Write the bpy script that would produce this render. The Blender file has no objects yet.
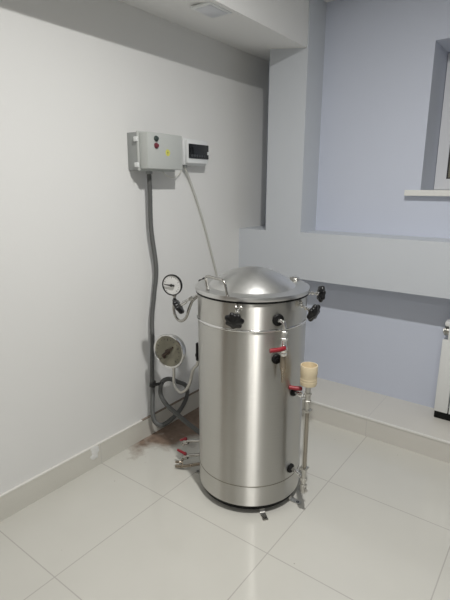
import bpy, bmesh, math, random
from mathutils import Vector, Matrix
random.seed(7)
C = bpy.context.scene.collection
PI = math.pi
V = Vector

# ------------------------------------------------------------------ materials
def new_mat(name):
    m = bpy.data.materials.new(name); m.use_nodes = True
    nt = m.node_tree; b = nt.nodes['Principled BSDF']
    return m, nt, b

def mat(name, col, rough=0.5, metal=0.0, spec=0.5, var=0.04, scale=30.0, bump=0.0, bscale=200.0, coat=0.0):
    m, nt, b = new_mat(name)
    tc = nt.nodes.new('ShaderNodeTexCoord')
    n = nt.nodes.new('ShaderNodeTexNoise'); n.inputs['Scale'].default_value = scale
    n.inputs['Detail'].default_value = 4
    nt.links.new(tc.outputs['Object'], n.inputs['Vector'])
    mx = nt.nodes.new('ShaderNodeMix'); mx.data_type = 'RGBA'
    mx.inputs['A'].default_value = tuple(max(0, c * (1 - var)) for c in col) + (1,)
    mx.inputs['B'].default_value = tuple(min(1, c * (1 + var)) for c in col) + (1,)
    nt.links.new(n.outputs['Fac'], mx.inputs['Factor'])
    nt.links.new(mx.outputs['Result'], b.inputs['Base Color'])
    b.inputs['Roughness'].default_value = rough
    b.inputs['Metallic'].default_value = metal
    b.inputs['Specular IOR Level'].default_value = spec
    b.inputs['Coat Weight'].default_value = coat
    if bump:
        n2 = nt.nodes.new('ShaderNodeTexNoise'); n2.inputs['Scale'].default_value = bscale
        nt.links.new(tc.outputs['Object'], n2.inputs['Vector'])
        bp = nt.nodes.new('ShaderNodeBump'); bp.inputs['Strength'].default_value = bump
        bp.inputs['Distance'].default_value = 0.002
        nt.links.new(n2.outputs['Fac'], bp.inputs['Height'])
        nt.links.new(bp.outputs['Normal'], b.inputs['Normal'])
    return m

def math_node(nt, op, a, b=None, clamp=False):
    n = nt.nodes.new('ShaderNodeMath'); n.operation = op; n.use_clamp = clamp
    for i, v in enumerate((a, b)):
        if v is None: continue
        if isinstance(v, (int, float)): n.inputs[i].default_value = v
        else: nt.links.new(v, n.inputs[i])
    return n.outputs[0]

def mix_col(nt, fac, a, b):
    mx = nt.nodes.new('ShaderNodeMix'); mx.data_type = 'RGBA'
    for s, v in (('Factor', fac), ('A', a), ('B', b)):
        if isinstance(v, tuple): mx.inputs[s].default_value = v + (1,)
        elif isinstance(v, (int, float)): mx.inputs[s].default_value = v
        else: nt.links.new(v, mx.inputs[s])
    return mx.outputs['Result']

def tile_mat(name, col, grout, x0, y0, size, rough, stain=None, yline=True, gw=0.0022):
    """polished ceramic tiles with thin joints on a world grid, faint clouding"""
    m, nt, b = new_mat(name)
    tc = nt.nodes.new('ShaderNodeTexCoord')
    sp = nt.nodes.new('ShaderNodeSeparateXYZ'); nt.links.new(tc.outputs['Object'], sp.inputs[0])
    def line(sock, o):
        a = math_node(nt, 'SUBTRACT', sock, o)
        a = math_node(nt, 'DIVIDE', a, size)
        r = math_node(nt, 'ROUND', a)
        d = math_node(nt, 'ABSOLUTE', math_node(nt, 'SUBTRACT', a, r))
        return math_node(nt, 'LESS_THAN', d, gw / size)
    g = line(sp.outputs[0], x0)
    if yline: g = math_node(nt, 'MAXIMUM', g, line(sp.outputs[1], y0))
    n = nt.nodes.new('ShaderNodeTexNoise'); n.inputs['Scale'].default_value = 5; n.inputs['Detail'].default_value = 6
    nt.links.new(tc.outputs['Object'], n.inputs['Vector'])
    c = mix_col(nt, n.outputs['Fac'], tuple(v * .96 for v in col), tuple(min(1, v * 1.03) for v in col))
    rr = None
    if stain:
        # brown dried cement and dirt left along the wall foot in the corner
        n2 = nt.nodes.new('ShaderNodeTexNoise'); n2.inputs['Scale'].default_value = 7; n2.inputs['Detail'].default_value = 8
        nt.links.new(tc.outputs['Object'], n2.inputs['Vector'])
        dx = math_node(nt, 'DIVIDE', math_node(nt, 'SUBTRACT', sp.outputs[0], 0.03), 0.27)
        dy = math_node(nt, 'DIVIDE', math_node(nt, 'SUBTRACT', sp.outputs[1], 2.16), 0.58)
        d = math_node(nt, 'SQRT', math_node(nt, 'ADD', math_node(nt, 'MULTIPLY', dx, dx), math_node(nt, 'MULTIPLY', dy, dy)))
        d = math_node(nt, 'ADD', d, math_node(nt, 'MULTIPLY', math_node(nt, 'SUBTRACT', n2.outputs['Fac'], 0.5), 1.3))
        s = nt.nodes.new('ShaderNodeMapRange'); s.inputs['From Min'].default_value = 1.1; s.inputs['From Max'].default_value = 0.72
        nt.links.new(d, s.inputs['Value'])
        n3 = nt.nodes.new('ShaderNodeTexNoise'); n3.inputs['Scale'].default_value = 26; n3.inputs['Detail'].default_value = 5
        nt.links.new(tc.outputs['Object'], n3.inputs['Vector'])
        sc = mix_col(nt, n3.outputs['Fac'], (.09, .05, .03), (.34, .24, .18))
        c = mix_col(nt, g, c, grout)
        c = mix_col(nt, math_node(nt, 'MULTIPLY', s.outputs[0], .95), c, sc)
        # sparse dark specks of dirt
        vo = nt.nodes.new('ShaderNodeTexVoronoi'); vo.inputs['Scale'].default_value = 7
        nt.links.new(tc.outputs['Object'], vo.inputs['Vector'])
        sk = math_node(nt, 'LESS_THAN', vo.outputs['Distance'], 0.022)
        c = mix_col(nt, math_node(nt, 'MULTIPLY', sk, .5), c, (.2, .17, .14))
        rr = math_node(nt, 'ADD', math_node(nt, 'MULTIPLY', s.outputs[0], .5), rough)
    else:
        c = mix_col(nt, g, c, grout)
    nt.links.new(c, b.inputs['Base Color'])
    b.inputs['Roughness'].default_value = rough
    if rr is not None: nt.links.new(rr, b.inputs['Roughness'])
    return m

def steel_mat(name, col, rough, aniso=0.0, stretch=(4, 4, 260), grain=0.0, rvar=.08):
    m, nt, b = new_mat(name)
    tc = nt.nodes.new('ShaderNodeTexCoord')
    mp = nt.nodes.new('ShaderNodeMapping'); mp.inputs['Scale'].default_value = stretch
    nt.links.new(tc.outputs['Object'], mp.inputs['Vector'])
    n = nt.nodes.new('ShaderNodeTexNoise'); n.inputs['Scale'].default_value = 1; n.inputs['Detail'].default_value = 3
    nt.links.new(mp.outputs[0], n.inputs['Vector'])
    c = mix_col(nt, n.outputs['Fac'], tuple(v * .95 for v in col), tuple(min(1, v * 1.05) for v in col))
    nt.links.new(c, b.inputs['Base Color'])
    r = math_node(nt, 'ADD', math_node(nt, 'MULTIPLY', n.outputs['Fac'], rvar), rough - rvar / 2)
    nt.links.new(r, b.inputs['Roughness'])
    b.inputs['Metallic'].default_value = 1
    if aniso:
        b.inputs['Anisotropic'].default_value = aniso
        tg = nt.nodes.new('ShaderNodeTangent'); tg.direction_type = 'RADIAL'; tg.axis = 'Z'
        nt.links.new(tg.outputs[0], b.inputs['Tangent']); b.inputs['Anisotropic Rotation'].default_value = .25
    if grain:
        # fine grinding marks running round the drum
        bp = nt.nodes.new('ShaderNodeBump'); bp.inputs['Strength'].default_value = grain; bp.inputs['Distance'].default_value = .001
        nt.links.new(n.outputs['Fac'], bp.inputs['Height']); nt.links.new(bp.outputs['Normal'], b.inputs['Normal'])
    return m

M = {}
M['white_wall'] = mat('white_wall_paint', (.82, .82, .805), .7, var=.015, scale=2, bump=.25, bscale=90)
M['blue_wall'] = mat('pale_lavender_wall_paint', (.625, .665, .77), .65, var=.015, scale=2, bump=.25, bscale=90)
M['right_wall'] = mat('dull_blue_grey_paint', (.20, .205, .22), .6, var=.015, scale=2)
M['far_wall'] = mat('grey_blue_wall_paint', (.62, .62, .63), .7, var=.015, scale=2)
M['grey_wall'] = mat('pale_blue_grey_wall_paint', (.61, .64, .68), .65, var=.015, scale=2, bump=.25, bscale=90)
M['ceiling'] = mat('white_ceiling_paint', (.82, .82, .80), .75, var=.01, scale=2)
M['floor'] = tile_mat('polished_floor_tile', (.65, .64, .59), (.49, .47, .44), .477, .79, .6, .11, stain=True)
M['plinth'] = tile_mat('step_tile', (.70, .68, .63), (.62, .605, .57), .47, .79, .6, .25, yline=False)
M['base'] = tile_mat('skirting_tile', (.69, .675, .615), (.6, .59, .55), .477, .79, .6, .25, gw=.0016)
M['grout'] = mat('pale_edge_trim', (.80, .79, .75), .5)
M['steel'] = steel_mat('brushed_stainless_steel', (.69, .68, .645), .40, aniso=1.0, stretch=(6, 6, 500))
M['steel_lid'] = steel_mat('satin_spun_steel', (.73, .73, .72), .34, aniso=.3, stretch=(60, 60, 60))
M['steel_plain'] = steel_mat('dull_stainless_steel', (.55, .54, .51), .3, stretch=(30, 30, 30))
M['chrome'] = steel_mat('polished_chrome', (.78, .78, .77), .1, stretch=(20, 20, 20), rvar=.04)
M['brass'] = steel_mat('nickel_plated_brass', (.50, .49, .465), .25, stretch=(40, 40, 40))
M['brown_steel'] = steel_mat('brownish_dark_steel', (.36, .31, .25), .28, stretch=(20, 20, 20))  # spout's painted reflection tone, shared by the drain pipe
M['black'] = mat('black_bakelite', (.009, .009, .010), .3, spec=.35, var=.1)
M['rubber'] = mat('black_rubber', (.009, .009, .009), .55, spec=.2, var=.1)
M['red'] = mat('red_plastic_lever', (.28, .015, .025), .4)
M['cream'] = mat('cream_plastic', (.80, .68, .47), .5, var=.03, scale=12)
M['tube_glass'] = mat('dirty_gauge_glass', (.33, .30, .25), .12, metal=.4)
M['box_grey'] = mat('light_grey_enclosure_plastic', (.52, .54, .52), .5, var=.02)
M['box_side'] = mat('grey_enclosure_base_plastic', (.34, .355, .35), .55, var=.02)
M['white_plastic'] = mat('white_plastic', (.80, .82, .82), .35, var=.01)
M['dark_cover'] = mat('smoked_dark_cover', (.012, .014, .016), .12, var=.1)
M['dark_green'] = mat('dark_indicator_cap', (.05, .07, .065), .35)
M['yellow'] = mat('yellow_sticker', (.68, .66, .14), .5)
M['conduit'] = mat('grey_corrugated_plastic', (.13, .133, .13), .5)
M['cable'] = mat('white_cable_sheath', (.62, .62, .58), .5)
M['tape'] = mat('black_tape', (.02, .02, .02), .5)
M['dial_white'] = mat('white_dial', (.82, .82, .80), .4, var=.01)
M['ink'] = mat('black_ink', (.02, .02, .02), .5)
M['brown_ink'] = mat('rusty_brown_pointer', (.05, .028, .016), .5, var=.4)
M['dirt'] = mat('brown_dirty_edge', (.27, .22, .18), .8, var=.4)
M['rad'] = mat('white_radiator_enamel', (.80, .81, .80), .3, var=.01)
M['pvc'] = mat('white_window_frame', (.82, .83, .86), .3, var=.01)
M['gasket'] = mat('dark_window_gasket', (.03, .03, .035), .6)
M['sill'] = mat('white_window_sill', (.80, .80, .77), .35, var=.01)
M['wood'] = mat('brown_door_wood', (.16, .10, .06), .4, var=.2, scale=6)
M['lamp_glass'] = mat('frosted_lamp_panel', (.70, .72, .76), .3, var=.01)

def dial_stained():
    m, nt, b = new_mat('yellowed_gauge_dial')
    tc = nt.nodes.new('ShaderNodeTexCoord')
    n = nt.nodes.new('ShaderNodeTexNoise'); n.inputs['Scale'].default_value = 22; n.inputs['Detail'].default_value = 3
    nt.links.new(tc.outputs['Object'], n.inputs['Vector'])
    c = mix_col(nt, n.outputs['Fac'], (.17, .16, .115), (.30, .285, .22))
    nt.links.new(c, b.inputs['Base Color']); b.inputs['Roughness'].default_value = .25
    return m
M['dial_old'] = dial_stained()

def glass_mat():
    m = bpy.data.materials.new('window_glass'); m.use_nodes = True
    nt = m.node_tree; nt.nodes.clear()
    o = nt.nodes.new('ShaderNodeOutputMaterial')
    t = nt.nodes.new('ShaderNodeBsdfTransparent'); t.inputs[0].default_value = (.93, .95, .95, 1)
    g = nt.nodes.new('ShaderNodeBsdfGlossy'); g.inputs['Roughness'].default_value = .02
    f = nt.nodes.new('ShaderNodeFresnel'); f.inputs[0].default_value = 1.45
    x = nt.nodes.new('ShaderNodeMixShader')
    nt.links.new(f.outputs[0], x.inputs[0]); nt.links.new(t.outputs[0], x.inputs[1]); nt.links.new(g.outputs[0], x.inputs[2])
    nt.links.new(x.outputs[0], o.inputs[0])
    return m
M['glass'] = glass_mat()

# ------------------------------------------------------------------ mesh helpers
def box(bm, lo, hi, bevel=0.0, seg=2):
    lo, hi = V(lo), V(hi)
    r = bmesh.ops.create_cube(bm, size=1.0)
    vs = r['verts']
    for v in vs:
        v.co = V([(lo[i] + hi[i]) / 2 + v.co[i] * (hi[i] - lo[i]) for i in range(3)])
    if bevel:
        es = list({e for v in vs for e in v.link_edges})
        bmesh.ops.bevel(bm, geom=es, offset=bevel, segments=seg, profile=.5, affect='EDGES')

def frame_of(axis):
    z = V(axis).normalized()
    a = V((0, 0, 1)) if abs(z.z) < .9 else V((1, 0, 0))
    x = a.cross(z).normalized(); y = z.cross(x)
    return x, y, z

def lathe(bm, prof, origin=(0, 0, 0), axis=(0, 0, 1), seg=48, radial=None, phase=0.0):
    """revolve [(r,h)] about axis; radial(angle) can scale the radius"""
    o = V(origin); x, y, z = frame_of(axis)
    rings = []
    for r, h in prof:
        if r < 1e-6:
            rings.append([bm.verts.new(o + z * h)])
        else:
            ring = []
            for i in range(seg):
                a = 2 * PI * i / seg + phase
                k = r * (radial(a) if radial else 1)
                ring.append(bm.verts.new(o + z * h + (x * math.cos(a) + y * math.sin(a)) * k))
            rings.append(ring)
    for A, B in zip(rings, rings[1:]):
        if len(A) == 1 and len(B) == 1: continue
        for i in range(seg):
            j = (i + 1) % seg
            if len(A) == 1: bm.faces.new((A[0], B[j], B[i]))
            elif len(B) == 1: bm.faces.new((A[i], A[j], B[0]))
            else: bm.faces.new((A[i], A[j], B[j], B[i]))

def smooth_path(pts, n=8):
    P = [V(p) for p in pts]; P = [P[0] * 2 - P[1]] + P + [P[-1] * 2 - P[-2]]
    out = []
    for i in range(1, len(P) - 2):
        p0, p1, p2, p3 = P[i - 1:i + 3]
        for k in range(n):
            t = k / n
            out.append(.5 * ((2 * p1) + (p2 - p0) * t + (2 * p0 - 5 * p1 + 4 * p2 - p3) * t * t + (3 * p1 - p0 - 3 * p2 + p3) * t ** 3))
    out.append(P[-2])
    return out

def resample(path, step):
    out = [path[0]]; acc = 0
    for a, b in zip(path, path[1:]):
        L = (b - a).length
        if L < 1e-9: continue
        while acc + L >= step:
            t = (step - acc) / L
            a = a + (b - a) * t; L = (b - a).length; acc = 0
            out.append(a)
            if L < 1e-9: break
        acc += L
    return out

def tube(bm, path, r, seg=12, cap=True):
    """sweep a circle (r a number or function of index) along the path"""
    path = [V(p) for p in path]
    n = len(path); up = None; rings = []
    for i in range(n):
        t = (path[min(i + 1, n - 1)] - path[max(i - 1, 0)]).normalized()
        if up is None:
            up = frame_of(t)[0]
        up = (up - t * up.dot(t)).normalized(); sd = t.cross(up)
        rr = r(i) if callable(r) else r
        rings.append([bm.verts.new(path[i] + (up * math.cos(2 * PI * k / seg) + sd * math.sin(2 * PI * k / seg)) * rr) for k in range(seg)])
    for A, B in zip(rings, rings[1:]):
        for k in range(seg):
            j = (k + 1) % seg
            bm.faces.new((A[k], A[j], B[j], B[k]))
    if cap:
        bm.faces.new(rings[0][::-1]); bm.faces.new(rings[-1])

def rod(bm, a, b, r, seg=20, bev=0.0):
    a, b = V(a), V(b); L = (b - a).length
    if bev: lathe(bm, [(0, 0), (r - bev, 0), (r, bev), (r, L - bev), (r - bev, L), (0, L)], a, b - a, seg)
    else: lathe(bm, [(0, 0), (r, 0), (r, L), (0, L)], a, b - a, seg)

def hexnut(bm, a, b, r): rod(bm, a, b, r, 6, r * .1)

class Thing:
    def __init__(s, name, loc, label, cat, group=None):
        o = bpy.data.objects.new(name, None); C.objects.link(o); o.location = loc
        o.empty_display_size = .05
        o['label'] = label; o['category'] = cat
        if group: o['group'] = group
        s.o = o; s.loc = V(loc)
    def part(s, name, bm, m, parent=None, label=None, smooth=True):
        bmesh.ops.translate(bm, verts=bm.verts, vec=-s.loc)
        o = mesh_obj(name, bm, m, smooth)
        o.parent = parent or s.o
        if label: o['label'] = label
        return o

def mesh_obj(name, bm, m, smooth=True, ang=38):
    bmesh.ops.recalc_face_normals(bm, faces=bm.faces)
    if smooth:
        for f in bm.faces: f.smooth = True
        for e in bm.edges:
            if len(e.link_faces) == 2 and e.calc_face_angle(0) > math.radians(ang): e.smooth = False
    me = bpy.data.meshes.new(name); bm.to_mesh(me); bm.free()
    me.materials.append(m)
    o = bpy.data.objects.new(name, me); C.objects.link(o)
    return o

def struct(name, bm, m, parent=None, smooth=False):
    o = mesh_obj(name, bm, m, smooth)
    if parent: o.parent = parent
    else: o['kind'] = 'structure'
    return o

def B(*args):
    bm = bmesh.new()
    for a in args: box(bm, *a)
    return bm

# ------------------------------------------------------------------ room
RX, RY, CZ = 4.0, -2.4, 2.578        # right wall, rear wall, ceiling
BY, FY = 2.92, 2.70                 # back wall plane, front of the beam and pillar
struct('floor', B(((-.15, RY - .15, -.1), (RX + .15, BY + .4, 0))), M['floor'])
struct('ceiling', B(((-.15, RY - .15, CZ), (RX + .15, BY + .4, CZ + .1))), M['ceiling'])
struct('wall_left', B(((-.15, RY - .15, 0), (0, BY + .4, CZ))), M['white_wall'])
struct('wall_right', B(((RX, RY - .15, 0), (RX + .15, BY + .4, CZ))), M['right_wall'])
# rear wall around the added doorway
DX0, DX1, DZ = .30, 1.25, 2.05
struct('wall_rear', B(((0, RY - .15, 0), (DX0, RY, CZ)), ((DX1, RY - .15, 0), (RX, RY, CZ)), ((DX0, RY - .15, DZ), (DX1, RY, CZ))), M['far_wall'])
struct('reflection_door_2', B(((0, -1.45, 0), (.03, .15, 2.08), .004)), M['wood'])  # unseen, added to put a brown band in the drum's reflection
d = struct('reflection_door_1', B(((DX0, RY - .09, .0), (DX1, RY - .05, DZ))), M['wood'])  # unseen as well, added to darken the next band of that reflection
bm = bmesh.new(); rod(bm, (DX1 - .08, RY - .05, 1.0), (DX1 - .08, RY + .01, 1.0), .012); rod(bm, (DX1 - .08, RY, 1.0), (DX1 - .2, RY, 1.0), .01)
struct('door_handle', bm, M['chrome'], d, True)
# back wall around the window opening
WX0, WX1, WZ0, WZ1 = 1.148, 2.66, 1.46, 2.26
struct('wall_back', B(((.3, BY, 0), (WX0, BY + .4, CZ)), ((0, BY + .13, 0), (.3, BY + .4, CZ)), ((WX1, BY, 0), (RX, BY + .4, CZ)),
                      ((WX0, BY, 0), (WX1, BY + .4, WZ0)), ((WX0, BY, WZ1), (WX1, BY + .4, CZ))), M['blue_wall'])
# square boxed beam along the back wall with the pillar rising from it
struct('trim_1', B(((0, FY, .883), (RX, BY, 1.190)), ((0, BY, .883), (.3, BY + .13, 1.190))), M['grey_wall'])
struct('pillar', B(((.222, FY, 1.19), (.487, BY, CZ)), ((.222, BY, 1.19), (.3, BY + .13, CZ))), M['grey_wall'])
# boxed soffit under the ceiling along the left wall
bm = B(((0, RY, 2.29), (.480, FY, CZ)), ((0, FY, 2.29), (.222, BY + .13, CZ)))
for v in bm.verts:                                            # its underside is not quite level
    if v.co.z < 2.4: v.co.z = 2.340 - v.co.x * .125
struct('soffit', bm, M['white_wall'])
# tiled step along the back wall with its pale edge trim
pl = struct('plinth', B(((0, 2.54, 0), (RX, BY, .122))), M['plinth'])
struct('edge_trim', B(((0, 2.536, .114), (RX, 2.552, .1245), .002)), M['grout'], pl)
# skirting tile along the left wall
bs = struct('baseboard_left', B(((0, RY, 0), (.012, 2.54, .122))), M['base'])
struct('edge_trim', B(((0, RY, .119), (.0135, 1.70, .126), .002)), M['grout'], bs)
struct('edge_trim', B(((0, 1.70, .119), (.0135, 2.54, .126), .002)), M['dirt'], bs)
# splash of filler on the skirting
bm = bmesh.new()
for y, z, rr in ((1.345, .108, .020), (1.352, .086, .024), (1.338, .066, .018), (1.362, .104, .016), (1.356, .060, .013)):
    lathe(bm, [(rr, 0), (rr * .85, .0014), (0, .0022)], (.0125, y, z), (1, 0, 0), 14, lambda a, q=rr * 300: 1 + .14 * math.sin(3 * a + q) + .08 * math.sin(5 * a))
struct('filler_patch', bm, M['white_wall'], bs, True)

# window
def ring(x0, x1, z0, z1, ya, yb, t, bt, bv):
    return [((x0, ya, z0), (x0 + t, yb, z1), bv), ((x1 - t, ya, z0), (x1, yb, z1), bv),
            ((x0 + t, ya, z0), (x1 - t, yb, z0 + bt), 0), ((x0 + t, ya, z1 - bt), (x1 - t, yb, z1), 0)]
w = struct('window_1', B(*ring(WX0, WX1, WZ0 + .002, WZ1, BY + .32, BY + .39, .045, .045, 0), ((1.875, BY + .32, WZ0 + .047), (1.935, BY + .39, WZ1 - .045))), M['pvc'])
for x0, x1 in ((WX0 + .004, 1.895), (1.915, WX1 - .004)):
    z0, z1 = WZ0 + .004, WZ1 - .004
    s = struct('window_sash', B(*ring(x0, x1, z0, z1, BY + .302, BY + .319, .065, .065, 0)), M['pvc'], w)
    a0, a1, b0, b1 = x0 + .065, x1 - .065, z0 + .065, z1 - .065
    struct('window_gasket', B(*ring(a0, a1, b0, b1, BY + .310, BY + .3185, .007, .007, 0)), M['gasket'], s)
    struct('window_pane', B(((a0 + .007, BY + .312, b0 + .007), (a1 - .007, BY + .317, b1 - .007))), M['glass'], s)
struct('window_sill', B(((1.07, BY - .05, 1.428), (2.75, BY, 1.462), .004), ((WX0, BY, 1.428), (WX1, BY + .32, 1.462), 0)), M['sill'], w)

# ------------------------------------------------------------------ autoclave
TX, TY, R = .748, 1.743, .252
T = Thing('steam_autoclave', (TX, TY, 0), 'tall stainless steel drum steriliser with domed lid and black star knobs on the tiled floor', 'autoclave')
def rad(a, r, z):
    a = math.radians(a); return V((TX + r * math.cos(a), TY + r * math.sin(a), z))
ax0 = (TX, TY, 0)
bm = bmesh.new()
lathe(bm, [(0, .058), (R - .02, .058), (R - .002, .046), (R - .0005, .0465), (R, .048), (R, .051), (R, .146), (R, .1475), (R - .0012, .149), (R, .1505), (R, .152),
           (R, .884), (R, .886), (R + .001, .888), (R + .001, .897), (R + .001, .899), (R + .001, .901), (R + .001, 1.010), (R + .001, 1.012), (R - .02, 1.012), (0, 1.010)], ax0, seg=160)
body = T.part('drum_body', bm, M['steel'])
bm = bmesh.new()
lathe(bm, [(R - .002, .8855), (R + .003, .8868), (R + .0055, .890), (R + .0062, .8925), (R + .0055, .895), (R + .003, .8982), (R - .002, .8995)], ax0, seg=128)
T.part('seam_bead', bm, M['chrome'], body, 'bright rounded bead round the upper drum')
# two welded seams: short dark lines of discolouration
bm = bmesh.new()
lathe(bm, [(R - .001, .1470), (R + .0012, .1476), (R + .0012, .1508), (R - .001, .1514)], ax0, seg=128)
T.part('weld_seam', bm, steel_mat('tarnished_weld', (.30, .28, .24), .35, stretch=(14, 14, 14), rvar=.3), body, 'dull dark weld line near the drum foot')
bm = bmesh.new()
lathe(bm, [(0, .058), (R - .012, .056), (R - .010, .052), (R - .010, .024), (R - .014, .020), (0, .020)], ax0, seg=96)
T.part('shadow_disc', bm, M['rubber'], label='dark disc added under the drum as its contact shadow')  # dark disc added so a shadow ring shows round the drum foot
bm = bmesh.new()
lathe(bm, [(R - .02, 1.010), (R + .008, 1.011), (R + .0095, 1.016), (R + .008, 1.021), (R - .02, 1.021)], ax0, seg=128)
T.part('lid_gasket', bm, M['rubber'], label='black rubber ring under the lid')
# lid: flange and dome in one spun sheet
prof = [(R - .02, 1.0205), (R + .011, 1.0205), (R + .0125, 1.0275), (R + .011, 1.038), (R - .01, 1.040), (.200, 1.041)]
rd, hd = .198, .078; Rs = (rd * rd + hd * hd) / (2 * hd)      # spherical cap
for k in range(1, 17):
    q = rd * (1 - k / 16)
    prof.append((q, 1.043 + math.sqrt(Rs * Rs - q * q) - (Rs - hd)))
bm = bmesh.new(); lathe(bm, prof, ax0, seg=128)
lid = T.part('lid', bm, M['steel_lid'])
# bent rod lid handle near the left front of the flange
A, Bp = V((.655, 1.530, 1.038)), V((.790, 1.492, 1.038))
up = V((-.008, -.008, .065)); u = (Bp - A).normalized()
path = [A, A + up * .55, A + up * .85 + u * .004, A + up + u * .02, (A + Bp) / 2 + up, Bp + up - u * .02, Bp + up * .85 - u * .004, Bp + up * .55, Bp]
bm = bmesh.new(); tube(bm, smooth_path(path, 5), .006, 12)
for p in (A, Bp): rod(bm, p, p + V((0, 0, .005)), .009, 16, .001)
T.part('lid_handle', bm, M['brass'], lid)
# hinge lug at the back right of the lid
bm = bmesh.new()
hp = rad(62, R - .02, 1.038)
box(bm, hp - V((.02, .014, 0)), hp + V((.02, .014, .018)), .004)
T.part('hinge_lug', bm, M['steel_plain'], lid)

def clamp(angle, r1, z1, kr=.038):
    """swing bolt with a star knob"""
    r0, z0 = R + .002, .992
    p0, p1 = rad(angle, r0, z0), rad(angle, r1, z1)
    dr = (p1 - p0).normalized()
    bm = bmesh.new()
    tube(bm, [p0 - dr * .004, p0 + dr * .02, p1 - dr * .012], .0052, 12)
    rod(bm, p0 + dr * .016, p0 + dr * .026, .0095, 16, .002)
    hexnut(bm, p0 + dr * .034, p0 + dr * .044, .009)
    rod(bm, p1 - dr * .026, p1 - dr * .008, .010, 16, .002)
    s = T.part('clamp_screw', bm, M['chrome'])
    bm = bmesh.new()
    side = V((-math.sin(math.radians(angle)), math.cos(math.radians(angle)), 0))
    q = rad(angle, R + .005, 1.004)
    for sgn in (-1, 1):
        c = q + side * (.011 * sgn)
        lathe(bm, [(0, -.003), (.011, -.003), (.012, -.001), (.012, .001), (.011, .003), (0, .003)], c - V((0, 0, .010)), side, 16)
        o = rad(angle, R + .003, 1.008) + side * (.011 * sgn)
        box(bm, o - V((.004, .004, .024)), o + V((.004, .004, .022)), .001)
    rod(bm, q - side * .016 - V((0, 0, .010)), q + side * .016 - V((0, 0, .010)), .004, 12)
    T.part('hinge_bracket', bm, M['steel_plain'], s)
    bm = bmesh.new()
    star = lambda a: 1 + .10 * math.cos(7 * a)
    lathe(bm, [(0, -.013), (kr * .45, -.013), (kr * .55, -.010), (kr * .86, -.009), (kr * .97, -.005), (kr, 0), (kr * .97, .006), (kr * .86, .010), (kr * .5, .012), (kr * .4, .015), (0, .016)], p1, dr, 56, star)
    T.part('star_knob', bm, M['black'], s)
clamp(-69, .328, .958)
clamp(-5, .330, .966)
clamp(46, .336, .984)
clamp(112, .332, .968)
clamp(172, .332, .985)

# feet: welded straps bent outward
for a in (-41, 1, 79, -160):
    bm = bmesh.new()
    d1 = V((math.cos(math.radians(a)), math.sin(math.radians(a)), 0)); s1 = V((-d1.y, d1.x, 0))
    def bent(o, pts, wd, th):
        prev = None
        for r_, z_ in pts:
            c = V((TX, TY, 0)) + d1 * r_ + V((0, 0, z_))
            cur = [bm.verts.new(c + s1 * (sg * wd) + n) for sg, n in ((-1, V((0, 0, 0))), (1, V((0, 0, 0))), (1, th(r_, z_)), (-1, th(r_, z_)))]
            if prev:
                for k in range(4):
                    bm.faces.new((prev[k], prev[(k + 1) % 4], cur[(k + 1) % 4], cur[k]))
            else: bm.faces.new(cur[::-1])
            prev = cur
        bm.faces.new(prev)
    bent(None, [(R - .022, .066), (R - .02, .02), (R - .014, .006), (R - .005, 0.0), (R + .042, 0.0)], .0125,
         lambda r_, z_: d1 * .004 if z_ > .01 else (d1 * .002 + V((0, 0, .003)) if z_ > .003 else V((0, 0, .004))))
    ft = T.part('foot', bm, M['steel_plain'])
    bm = bmesh.new(); p = V((TX, TY, .0038)) + d1 * (R + .028)
    lathe(bm, [(.003, 0), (.0075, .0004), (.0075, .0008), (.003, .0006)], p, (0, 0, 1), 16)
    T.part('bolt_hole', bm, M['ink'], ft)

def boss(angle, z, r=.017, label=None, inner=M['chrome'], ri=.007, L=.016):
    bm = bmesh.new(); n = rad(angle, 1, 0) - rad(angle, 0, 0)
    lathe(bm, [(0, -.004), (r, -.004), (r, .006), (r * .85, .010), (ri, .011), (0, .011)], rad(angle, R, z), n, 28)
    b = T.part('rubber_boss', bm, M['rubber'], label=label)
    bm = bmesh.new(); hexnut(bm, rad(angle, R + .006, z), rad(angle, R + L, z), ri * 1.2)
    T.part('boss_nut', bm, inner, b)
    return b

# ---- front drain assembly at angle -31: elbow, nipple, ball valve with red lever
a = -31
boss(a, .938, .026, 'black rubber boss around the upper port')
n = rad(a, 1, 0) - rad(a, 0, 0); s = V((-n.y, n.x, 0))
e = rad(a, R + .034, .925) + s * .012
bm = bmesh.new()
tube(bm, smooth_path([rad(a, R + .004, .938), rad(a, R + .018, .938) + s * .004, rad(a, R + .030, .935) + s * .009, e, e - V((0, 0, .03))], 6), .0085, 16)
T.part('outlet_elbow', bm, M['chrome'])
bm = bmesh.new()
z = e.z
hexnut(bm, e + V((0, 0, -.026)), e + V((0, 0, -.040)), .0145)
rod(bm, e + V((0, 0, -.04)), e + V((0, 0, -.056)), .010)
hexnut(bm, e + V((0, 0, -.056)), e + V((0, 0, -.070)), .0155)
rod(bm, e + V((0, 0, -.07)), e + V((0, 0, -.088)), .0115)
lathe(bm, [(0, -.022), (.010, -.022), (.015, -.012), (.017, 0), (.015, .012), (.010, .022), (0, .022)], e + V((0, 0, -.104)), (0, 0, 1), 24)
hexnut(bm, e + V((0, 0, -.122)), e + V((0, 0, -.136)), .0155)
rod(bm, e + V((0, 0, -.104)), e + V((0, 0, -.104)) + n * .026, .006)
val = T.part('ball_valve', bm, M['chrome'])
bm = bmesh.new()
h0 = e + V((0, 0, -.098)) + n * .016 - s * .012
ld = (-s * .95 - V((0, 0, .05)))
bm2 = bmesh.new()
tube(bm, [h0 - ld * .012, h0, h0 + ld * .018 + n * .004, h0 + ld * .062 - n * .004], lambda i: (.0085, .0105, .0095, .009)[i], 10)
rod(bm, h0 - n * .004, h0 + n * .006, .009, 16, .002); bm2.free()
T.part('valve_lever', bm, M['red'], val, 'red lever of the front valve')
bm = bmesh.new()
q = e + V((0, 0, -.136))
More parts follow.
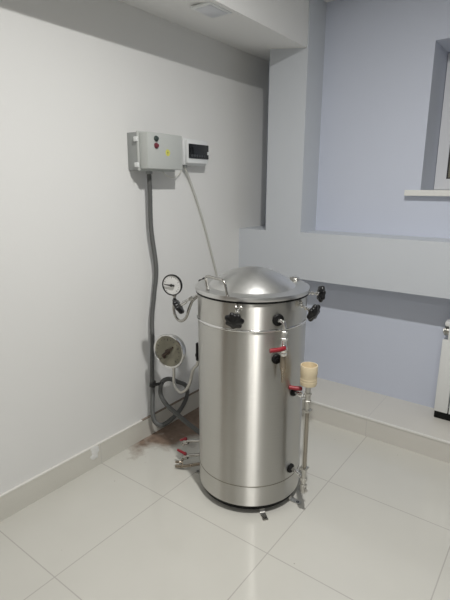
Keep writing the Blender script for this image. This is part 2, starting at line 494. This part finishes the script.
lathe(bm, [(0, 0), (.0125, 0), (.0135, -.01), (.0135, -.05), (.010, -.066), (.006, -.085), (.005, -.12), (0, -.12)], q, (0, 0, 1), 24)
T.part('drain_spout', bm, M['brown_steel'], label='outlet spout of the front valve, its brown tone a painted reflection')  # brown tone stands in for a reflection on the drum
boss(a - .5, .765, .022, 'black rubber boss around the lower port', M['rubber'], .008, .018)

# ---- water gauge at the right with cream filling cup
ga = -7
gx = rad(ga, .329, 0)
def G(z): return V((gx.x, gx.y, z))
bm = bmesh.new()
lathe(bm, [(0, .648), (.010, .644), (.0345, .644), (.0365, .650), (.0355, .690), (.0370, .694), (.0375, .730), (.0365, .735), (.0335, .735), (.0325, .72), (.0315, .665), (.012, .656), (0, .656)],
      (gx.x, gx.y, 0), (0, 0, 1), 40)
cup = T.part('filling_cup', bm, M['cream'], label='cream plastic cup on top of the gauge tube')
bm = bmesh.new()
lathe(bm, [(.0355, .660), (.0370, .662), (.0355, .664)], (gx.x, gx.y, 0), (0, 0, 1), 40)
lathe(bm, [(.0355, .672), (.0368, .674), (.0355, .676)], (gx.x, gx.y, 0), (0, 0, 1), 40)
T.part('cup_rib', bm, M['cream'], cup)
bm = bmesh.new()
rod(bm, G(.64), G(.603), .0115); hexnut(bm, G(.606), G(.594), .0165)
rod(bm, G(.60), G(.572), .0125, 20, .002); hexnut(bm, G(.572), G(.562), .0165)
rod(bm, G(.562), G(.52), .0125, 20, .002); hexnut(bm, G(.52), G(.512), .0145)
T.part('gauge_fitting', bm, M['steel_plain'], label='upper steel fitting of the water gauge')
bm = bmesh.new(); rod(bm, G(.515), G(.215), .0095)
T.part('gauge_tube', bm, M['tube_glass'], label='narrow dull glass tube of the water gauge')
bm = bmesh.new()
off = V((math.cos(math.radians(80)), math.sin(math.radians(80)), 0)) * .0155
for sg in (1, -1):
    rod(bm, G(.53) + off * sg, G(.225) + off * sg, .0025, 10)
for z in (.522, .232):
    box(bm, G(z) - V((.017, .017, .004)), G(z) + V((.017, .017, .004)), .002)
T.part('guard_rod', bm, M['steel_plain'])
bm = bmesh.new()
hexnut(bm, G(.232), G(.218), .0145); rod(bm, G(.22), G(.15), .0115, 20, .002); hexnut(bm, G(.185), G(.165), .016)
hexnut(bm, G(.150), G(.138), .0165)
lathe(bm, [(0, .140), (.0145, .140), (.016, .135), (.014, .124), (.0145, .112), (.010, .104), (0, .104)], (gx.x, gx.y, 0), (0, 0, 1), 20)
rod(bm, G(.126), G(.126) + V((.022, -.01, 0)), .007)
T.part('gauge_fitting', bm, M['steel_plain'], label='lower steel fitting and drain cock of the water gauge')
# connections to the drum
boss(ga, .584, .019, 'black rubber boss of the upper gauge connection', M['chrome'], .007, .03)
bm = bmesh.new()
n = rad(ga, 1, 0) - rad(ga, 0, 0); s = V((-n.y, n.x, 0))
rod(bm, rad(ga, R + .012, .584), rad(ga, .327, .584), .0075)
lathe(bm, [(0, -.016), (.009, -.016), (.0135, -.008), (.0135, .008), (.009, .016), (0, .016)], rad(ga, R + .036, .584), n, 20)
hexnut(bm, rad(ga, R + .050, .584), rad(ga, R + .060, .584), .012)
rod(bm, rad(ga, R + .036, .584), rad(ga, R + .036, .612), .005)
val = T.part('ball_valve', bm, M['chrome'])
bm = bmesh.new()
h0 = rad(ga, R + .036, .611)
ld = (-n * .75 - s * .55).normalized()
tube(bm, [h0 - ld * .008, h0, h0 + ld * .018, h0 + ld * .05 + V((0, 0, .004))], lambda i: (.008, .0105, .0095, .009)[i], 10)
rod(bm, h0 - V((0, 0, .005)), h0 + V((0, 0, .007)), .009, 16, .002)
T.part('valve_lever', bm, M['red'], val, 'red lever beside the cream cup')
boss(ga, .197, .022, 'black rubber boss of the lower gauge connection', M['chrome'], .009, .034)
bm = bmesh.new()
tube(bm, smooth_path([rad(ga, R + .02, .197), rad(ga, R + .04, .194), rad(ga, R + .055, .182), rad(ga, .328, .172)], 6), .008, 16)
T.part('outlet_elbow', bm, M['chrome'])

# ---- pressure gauges on the left
def gauge(cx, cy, cz, r, depth, case_m, bez_m, dial_m, label, needle_a, sub, turn=17):
    """round gauge facing the room, turned a little from -y"""
    def P(name, bm, m, parent=None, label=None):
        bmesh.ops.rotate(bm, verts=bm.verts, cent=(cx, cy, cz), matrix=Matrix.Rotation(math.radians(turn), 3, 'Z'))
        return T.part(name, bm, m, parent, label)
    bm = bmesh.new(); ax = (0, -1, 0)
    lathe(bm, [(0, -depth), (r * .62, -depth), (r * .78, -depth + .004), (r * .90, -depth + .012), (r * .96, -depth * .5), (r * .97, -.006), (0, -.006)], (cx, cy, cz), ax, 48)
    g = P('pressure_gauge', bm, case_m, label=label)
    bm = bmesh.new()
    lathe(bm, [(r * .97, -.012), (r * 1.02, -.012), (r * 1.04, -.004), (r * 1.02, .001), (r * .96, .002), (r * .92, -.001), (r * .92, -.006), (r * .97, -.012)], (cx, cy, cz), ax, 56)
    P('bezel', bm, bez_m, g)
    bm = bmesh.new(); lathe(bm, [(0, -.007), (r * .95, -.007), (r * .95, -.003), (0, -.003)], (cx, cy, cz), ax, 48)
    P('dial', bm, dial_m, g)
    bm = bmesh.new()
    for k in range(17):
        t = math.radians(225 - 270 * k / 16)
        dv = V((math.cos(t), 0, math.sin(t))); sv = V((-dv.z, 0, dv.x))
        L = .13 if k % 4 == 0 else .07; wd = r * (.02 if k % 4 == 0 else .012)
        p0, p1 = V((cx, cy - .0034, cz)) + dv * r * .80, V((cx, cy - .0034, cz)) + dv * r * (.80 - L)
        f = [bm.verts.new(p) for p in (p0 + sv * wd, p0 - sv * wd, p1 - sv * wd, p1 + sv * wd)]
        b2 = [bm.verts.new(v.co + V((0, .0006, 0))) for v in f]
        bm.faces.new(f); bm.faces.new(b2[::-1])
        for i in range(4): bm.faces.new((f[i], b2[i], b2[(i + 1) % 4], f[(i + 1) % 4]))
    P('dial_marks', bm, M['ink'], g)
    bm = bmesh.new()
    t = math.radians(needle_a); dv = V((math.cos(t), 0, math.sin(t))); c = V((cx, cy - .006, cz)) - dv * 0
    sub(bm, c, dv, r)
    P('needle', bm, M['ink'] if r < .07 else M['brown_ink'], g)
    return g
def thin_needle(bm, c, dv, r):
    tube(bm, [c - dv * r * .30, c - dv * r * .05, c + dv * r * .72], lambda i: (.0050, .0042, .0022)[i], 8)
    lathe(bm, [(0, -.001), (r * .14, -.001), (r * .14, .002), (0, .003)], c, (0, -1, 0), 20)
def fat_needle(bm, c, dv, r):
    tube(bm, [c - dv * r * .45, c, c + dv * r * .5], lambda i: (.010, .008, .004)[i], 8)
    lathe(bm, [(0, -.001), (r * .16, -.001), (r * .16, .003), (0, .004)], c, (0, -1, 0), 20)
    lathe(bm, [(0, -.001), (r * .10, -.001), (r * .10, .001), (0, .002)], c - dv * r * .45 + V((.008, 0, -.006)), (0, -1, 0), 16)
gx1, gy1, gz1 = .374, 1.60, 1.012
gauge(gx1, gy1, gz1, .051, .036, M['black'], M['black'], M['dial_white'], 'small white-faced pressure gauge in a black case', 178, thin_needle)
# siphon tube: down from the small gauge, round a U bend and up to the drum rim
end = rad(-159, R, .966)
gp = V((gx1, gy1 + .016, gz1 - .045))
bm = bmesh.new()
tube(bm, smooth_path([gp + V((0, 0, .004)), gp - V((0, 0, .03)), gp - V((.006, 0, .078)), gp - V((-.006, 0, .116)), gp - V((-.036, 0, .134)), gp - V((-.070, -.004, .112)),
                      gp - V((-.090, -.010, .058)), gp - V((-.105, -.018, .022)), end - V((.012, .004, 0)), end + V((.006, 0, 0))], 6), .0072, 14)
hexnut(bm, gp - V((0, 0, -.002)), gp - V((0, 0, .014)), .011)
hexnut(bm, gp - V((0, 0, .05)), gp - V((.0, 0, .066)), .0105)
T.part('siphon_tube', bm, M['brass'], label='steel siphon tube under the small gauge')
# star knob on a chrome spindle inside the U bend
k0, k1 = rad(-158, R + .002, .985), V((.428, 1.585, .918))
dr = (k1 - k0).normalized()
bm = bmesh.new()
tube(bm, [k0, k0.lerp(k1, .5), k1 - dr * .01], .006, 12); hexnut(bm, k0.lerp(k1, .35), k0.lerp(k1, .5), .0105); rod(bm, k0.lerp(k1, .62), k1 - dr * .006, .0095, 16, .002)
sc = T.part('clamp_screw', bm, M['chrome'])
kr = .042; star = lambda a: 1 + .10 * math.cos(7 * a)
bm = bmesh.new(); lathe(bm, [(0, -.012), (kr * .5, -.012), (kr * .86, -.009), (kr, 0), (kr * .86, .010), (kr * .5, .012), (0, .014)], k1, dr, 56, star)
T.part('star_knob', bm, M['black'], sc)

bx, by, bz = .250, 1.69, .615
gauge(bx, by, bz, .093, .060, M['steel_plain'], M['chrome'], M['dial_old'], 'large steel pressure gauge with a yellowed dial', 42, fat_needle, 9)
e2 = rad(-172, R, .60)
gp = V((bx + .014, by + .025, bz - .084))
bm = bmesh.new()
tube(bm, smooth_path([gp + V((0, 0, .008)), gp - V((0, 0, .05)), gp - V((.002, 0, .09)), gp + V((.012, -.003, -.120)), gp + V((.048, -.008, -.140)), gp + V((.084, -.012, -.124)),
                      gp + V((.115, -.016, -.090)), gp + V((.135, -.018, -.050)), V((.41, e2.y - .0, .545)), V((.438, e2.y, .58)), V((.446, e2.y, .615))], 6), .0085, 14)
hexnut(bm, gp + V((0, 0, .006)), gp - V((0, 0, .014)), .014)
T.part('siphon_tube', bm, M['steel_plain'], label='bent steel siphon tube under the large gauge')
bm = bmesh.new()
rod(bm, V((.446, e2.y, .605)), V((.446, e2.y, .70)), .0125, 20, .003); rod(bm, V((.446, e2.y, .65)), e2 + V((.01, 0, .05)), .009)
hexnut(bm, V((.446, e2.y, .625)), V((.446, e2.y, .642)), .016)
T.part('shutoff_cock', bm, M['rubber'], label='black fitting joining the large gauge to the drum')

# ---- drain valves near the floor behind the drum
for (px, py, pz, ang, q) in ((.385, 1.655, .142, 200, (-.032, 0, -.020)), (.392, 1.640, .062, 180, (-.044, -.004, .006))):
    c = V((px, py, pz))
    e3 = rad(-163, R - .004, pz + .045)
    bm = bmesh.new()
    tube(bm, smooth_path([e3, e3.lerp(c, .4) + V((0, 0, -.002)), c + V((.030, 0, .014)), c + V((.012, 0, -.002)), c + V((-.004, 0, -.014))], 5), .0085, 14)
    lathe(bm, [(0, -.018), (.009, -.018), (.014, -.008), (.014, .008), (.009, .018), (0, .018)], c + V((.012, 0, 0)), (1, 0, .3), 18)
    hexnut(bm, c + V((-.004, 0, -.012)), c + V((-.012, 0, -.026)), .012)
    vv = T.part('ball_valve', bm, M['brass'], label='small valve near the floor left of the drum')
    bm = bmesh.new(); h = c + V((.010, 0, .019)); qq = V(q)
    tube(bm, [h - qq * .2, h + qq * .25, h + qq * .6, h + qq * 1.15], lambda i: (.006, .0075, .0075, .006)[i], 10)
    rod(bm, h - V((0, 0, .006)), h + V((0, 0, .007)), .009, 14, .002)
    T.part('valve_lever', bm, M['red'], vv, 'red lever near the floor')
bm = bmesh.new()
tube(bm, smooth_path([(.50, 1.66, .05), (.46, 1.64, .036), (.415, 1.615, .024), (.37, 1.60, .014)], 5), .0085, 14)
tube(bm, smooth_path([(.395, 1.628, .03), (.38, 1.615, .034), (.362, 1.608, .032)], 5), .0065, 12)
T.part('drain_pipe', bm, M['brown_steel'])

# ------------------------------------------------------------------ wall boxes
K = Thing('control_box', (0, 1.82, 1.56), 'light grey electrical control box with a yellow sticker high on the white wall', 'control box')
y0, y1, z0, z1 = 1.690, 1.955, 1.560, 1.745
K.part('box_base', B(((0, y0, z0), (.072, y1 - .005, z1), .004)), M['box_side'])
bm = B(((.072, y0 - .004, z0 - .004), (.084, y1 + .004, z1 + .004), .004), ((.084, y0 + .004, z0 + .006), (.146, y1 - .004, z1 - .003), .005))
dr_ = K.part('box_door', bm, M['box_grey'])
bm = bmesh.new()
for z in (z0 + .025, z1 - .035):
    bm = B(((.062, y0 - .014, z - .012), (.088, y0 - .003, z + .012), .003))
    K.part('hinge', bm, M['white_plastic'], dr_)
bm = bmesh.new()
lathe(bm, [(0, 0), (.014, 0), (.014, .004), (.011, .005), (.010, .012), (.008, .014), (0, .015)], (.146, y0 + .062, z1 - .032), (1, 0, 0), 24)
K.part('indicator_lamp', bm, M['dark_green'], dr_, 'dark upper indicator lamp')
bm = bmesh.new()
lathe(bm, [(0, 0), (.014, 0), (.014, .004), (.011, .005), (.010, .012), (.008, .014), (0, .015)], (.146, y0 + .062, z1 - .066), (1, 0, 0), 24)
K.part('indicator_lamp', bm, mat('red_indicator_cap', (.17, .03, .045), .35), dr_, 'red lower indicator lamp')
bm = bmesh.new(); lathe(bm, [(0, 0), (.017, 0), (.017, .0006), (0, .0007)], (.146, y0 + .146, z1 - .096), (1, 0, 0), 32)
st = K.part('warning_sticker', bm, M['yellow'], dr_, 'round yellow sticker')
# dark bolt mark on the sticker
bm = bmesh.new(); cy_, cz_ = y0 + .146, z1 - .096
pts = [(.002, .012), (-.006, -.002), (-.0005, -.001), (-.003, -.012), (.006, .003), (.0005, .002)]
f = [bm.verts.new((.1468, cy_ + a_, cz_ + b_)) for a_, b_ in pts]; b2 = [bm.verts.new((.1464, cy_ + a_, cz_ + b_)) for a_, b_ in pts]
bm.faces.new(f); bm.faces.new(b2[::-1])
for i in range(6): bm.faces.new((f[i], b2[i], b2[(i + 1) % 6], f[(i + 1) % 6]))
K.part('bolt_mark', bm, mat('olive_ink', (.25, .24, .05), .5), st)
bm = bmesh.new(); hexnut(bm, (.05, 1.789, z0 - .018), (.05, 1.789, z0 + .002), .019)
K.part('cable_gland', bm, M['box_side'])

Q = Thing('breaker_box', (0, 2.17, 1.60), 'small white breaker box with a dark window, right of the grey box', 'breaker box')
y0, y1, z0, z1 = 2.062, 2.262, 1.600, 1.746
bx_ = Q.part('housing', B(((0, y0, z0), (.055, y1, z1), .006), ((.05, y0 + .008, z0 + .008), (.078, y1 - .003, z1 - .008), .008)), M['white_plastic'])
bm = B(((.070, y0 + .018, z0 + .036), (.084, y1 - .006, z1 - .030), .003))
cv = Q.part('cover_window', bm, M['dark_cover'], label='dark glossy window of the breaker box')
bm = bmesh.new()
for k in range(6):
    yy = y0 + .034 + k * .022
    box(bm, (.0835, yy, z0 + .045), (.0855, yy + .016, z0 + .058), .001)
Q.part('switch_row', bm, mat('dull_dark_switches', (.05, .055, .06), .4), cv)
bm = B(((.080, y1 - .020, z0 + .060), (.088, y1 - .004, z0 + .078), .003))
Q.part('latch', bm, M['white_plastic'], cv)
bm = bmesh.new(); rod(bm, (.03, 2.10, z0 - .016), (.03, 2.10, z0 + .002), .013, 16, .002)
Q.part('cable_gland', bm, M['box_side'])

# ------------------------------------------------------------------ conduit and cables
def single(name, bm, m, label, cat):
    o = mesh_obj(name, bm, m, True); o['label'] = label; o['category'] = cat
    return o
pts = [(.05, 1.789, 1.542), (.050, 1.791, 1.45), (.045, 1.795, 1.25), (.040, 1.828, 1.03), (.038, 1.808, .88), (.040, 1.782, .74), (.042, 1.776, .58), (.05, 1.757, .437), (.06, 1.745, .30), (.06, 1.738, .19),
       (.065, 1.748, .115), (.080, 1.785, .078), (.080, 1.85, .074), (.070, 1.96, .095), (.055, 2.050, .155), (.05, 2.05, .23), (.055, 1.965, .29), (.07, 1.875, .345),
       (.085, 1.80, .352), (.105, 1.765, .30), (.15, 1.76, .25), (.23, 1.76, .215), (.32, 1.755, .185), (.42, 1.75, .160), (.488, 1.745, .145)]
path = resample(smooth_path(pts, 14), .0032)
bm = bmesh.new(); tube(bm, path, lambda i: .0115 if i % 2 else .0138, 12)
cd = single('corrugated_conduit', bm, M['conduit'], 'long grey corrugated hose hanging from the grey box and looping down behind the drum', 'conduit')
bm = bmesh.new(); hub = V((.068, 1.768, .345))
lathe(bm, [(.013, -.018), (.0175, -.018), (.0185, 0), (.0175, .018), (.013, .018)], (.055, 1.7535, .352), (0, .2, 1), 18)
rod(bm, (.062, 1.742, .35), (.095, 1.80, .35), .009, 12, .003)
t_ = mesh_obj('tape_tie', bm, M['tape']); t_.parent = cd; t_['label'] = 'black tape binding the loop'

pts = [(.03, 2.10, 1.584), (.025, 2.122, 1.56), (.012, 2.165, 1.51), (.0095, 2.22, 1.41), (.0085, 2.30, 1.24), (.0085, 2.37, 1.06), (.0085, 2.43, .895), (.0085, 2.48, .70), (.0085, 2.51, .45), (.0225, 2.525, .13), (.03, 2.515, .012), (.08, 2.45, .009), (.2, 2.3, .009), (.45, 2.02, .009)]
bm = bmesh.new(); tube(bm, resample(smooth_path(pts, 12), .012), .0068, 10)
single('power_cable', bm, M['cable'], 'pale cable slanting down the wall from the white breaker box to behind the lid', 'cable')
pts = [(.05, 1.90, 1.5555), (.04, 1.925, 1.542), (.03, 1.98, 1.528), (.022, 2.035, 1.534), (.024, 2.07, 1.562), (.030, 2.082, 1.595)]
bm = bmesh.new(); tube(bm, resample(smooth_path(pts, 12), .006), .0026, 8)
single('thin_wire', bm, mat('off_white_wire', (.70, .69, .62), .5), 'short thin pale wire sagging between the grey box and the white breaker box', 'wire')

# ------------------------------------------------------------------ radiator (sectional) at the right under the beam
RD = Thing('radiator', (1.78, 2.83, .122), 'white sectional radiator low against the back wall at the right edge', 'radiator')
for k in range(10):
    x0 = 1.385 + k * .08
    bm = B(((x0 + .002, 2.788, .168), (x0 + .078, 2.802, .622), .006), ((x0 + .034, 2.80, .17), (x0 + .046, 2.885, .71), .002),
           ((x0 + .008, 2.81, .185), (x0 + .072, 2.875, .225), .012),
           ((x0 + .003, 2.792, .698), (x0 + .077, 2.885, .730), .012), ((x0 + .03, 2.79, .615), (x0 + .05, 2.80, .705), .003))
    RD.part('radiator_section', bm, M['rad'])
bm = bmesh.new(); rod(bm, (1.395, 2.836, .662), (2.18, 2.836, .662), .026, 28, .004)
RD.part('header_pipe', bm, M['steel_plain'], label='grey metal pipe between cap and panels')
bm = bmesh.new(); rod(bm, (1.385, 2.836, .662), (1.397, 2.836, .662), .029, 24, .003); hexnut(bm, (1.378, 2.836, .662), (1.387, 2.836, .662), .015)
RD.part('end_plug', bm, M['steel_plain'], label='grey metal plug at the upper end')
for x0 in (1.389, 2.04):
    RD.part('foot_block', B(((x0, 2.797, .122), (x0 + .13, 2.87, .172), .004)), M['rubber'])

# ------------------------------------------------------------------ square downlight in the soffit
LX, LY, LZ = .385, 1.905, 2.29
D = Thing('ceiling_downlight', (LX, LY, LZ), 'flat square white downlight set into the underside of the boxed soffit', 'light')
bm = B(((LX - .062, LY - .085, LZ - .010), (LX + .062, LY + .085, LZ), .004))
D.part('lamp_frame', bm, M['white_plastic'])
D.part('lamp_panel', B(((LX - .046, LY - .066, LZ - .012), (LX + .046, LY + .066, LZ - .008), .001)), M['lamp_glass'])

# ------------------------------------------------------------------ light, sky, camera
def lamp(name, loc, watts, size, col):
    # round area light at ceiling height shining down
    l = bpy.data.lights.new(name, 'AREA'); l.shape = 'DISK'; l.energy = watts; l.size = size; l.color = col
    o = bpy.data.objects.new(name, l); o.location = loc; C.objects.link(o); return o
def bulb(name, loc, watts, r, col):
    # the same lamp's protruding diffuser, which also shines sideways
    l = bpy.data.lights.new(name, 'SPOT'); l.energy = watts; l.shadow_soft_size = r; l.color = col
    l.spot_size = math.radians(179); l.spot_blend = 0
    o = bpy.data.objects.new(name, l); o.location = loc; C.objects.link(o); return o
lamp('main_lamp', (1.50, 1.06, 2.56), 34, .09, (1.0, .985, .955))
bulb('main_lamp_rim', (1.50, 1.06, 2.56), 5, .045, (1.0, .985, .955))
lamp('rear_fill_light', (2.6, -1.2, 2.56), 20, .2, (1.0, .985, .955))  # fill light added behind the camera, no known lamp there

wd = bpy.data.worlds.new('World'); bpy.context.scene.world = wd; wd.use_nodes = True
bg = wd.node_tree.nodes['Background']
sky = wd.node_tree.nodes.new('ShaderNodeTexSky'); sky.sky_type = 'HOSEK_WILKIE'; sky.turbidity = 6
sky.sun_direction = (.3, .8, .5)
wd.node_tree.links.new(sky.outputs[0], bg.inputs[0]); bg.inputs[1].default_value = .35

cam = bpy.data.cameras.new('camera'); co = bpy.data.objects.new('camera', cam); C.objects.link(co)
cam.sensor_fit = 'VERTICAL'; cam.sensor_height = 36; cam.lens = 459.44 / 600 * 36; cam.clip_start = .02
yaw, pitch, roll = math.radians(36.697), math.radians(13.90), math.radians(-.16)
fwd = V((-math.sin(yaw) * math.cos(pitch), math.cos(yaw) * math.cos(pitch), -math.sin(pitch)))
right = V((math.cos(yaw), math.sin(yaw), 0)); down = fwd.cross(right)
r_ = right * math.cos(roll) + down * math.sin(roll); d_ = down * math.cos(roll) - right * math.sin(roll)
mw = Matrix(((r_.x, -d_.x, -fwd.x, 1.89), (r_.y, -d_.y, -fwd.y, 0), (r_.z, -d_.z, -fwd.z, 1.48), (0, 0, 0, 1)))
co.matrix_world = mw
sc_ = bpy.context.scene; sc_.camera = co
vs = sc_.view_settings; vs.view_transform = 'Standard'; vs.look = 'None'; vs.gamma = 1; vs.exposure = 0.05; vs.use_curve_mapping = False
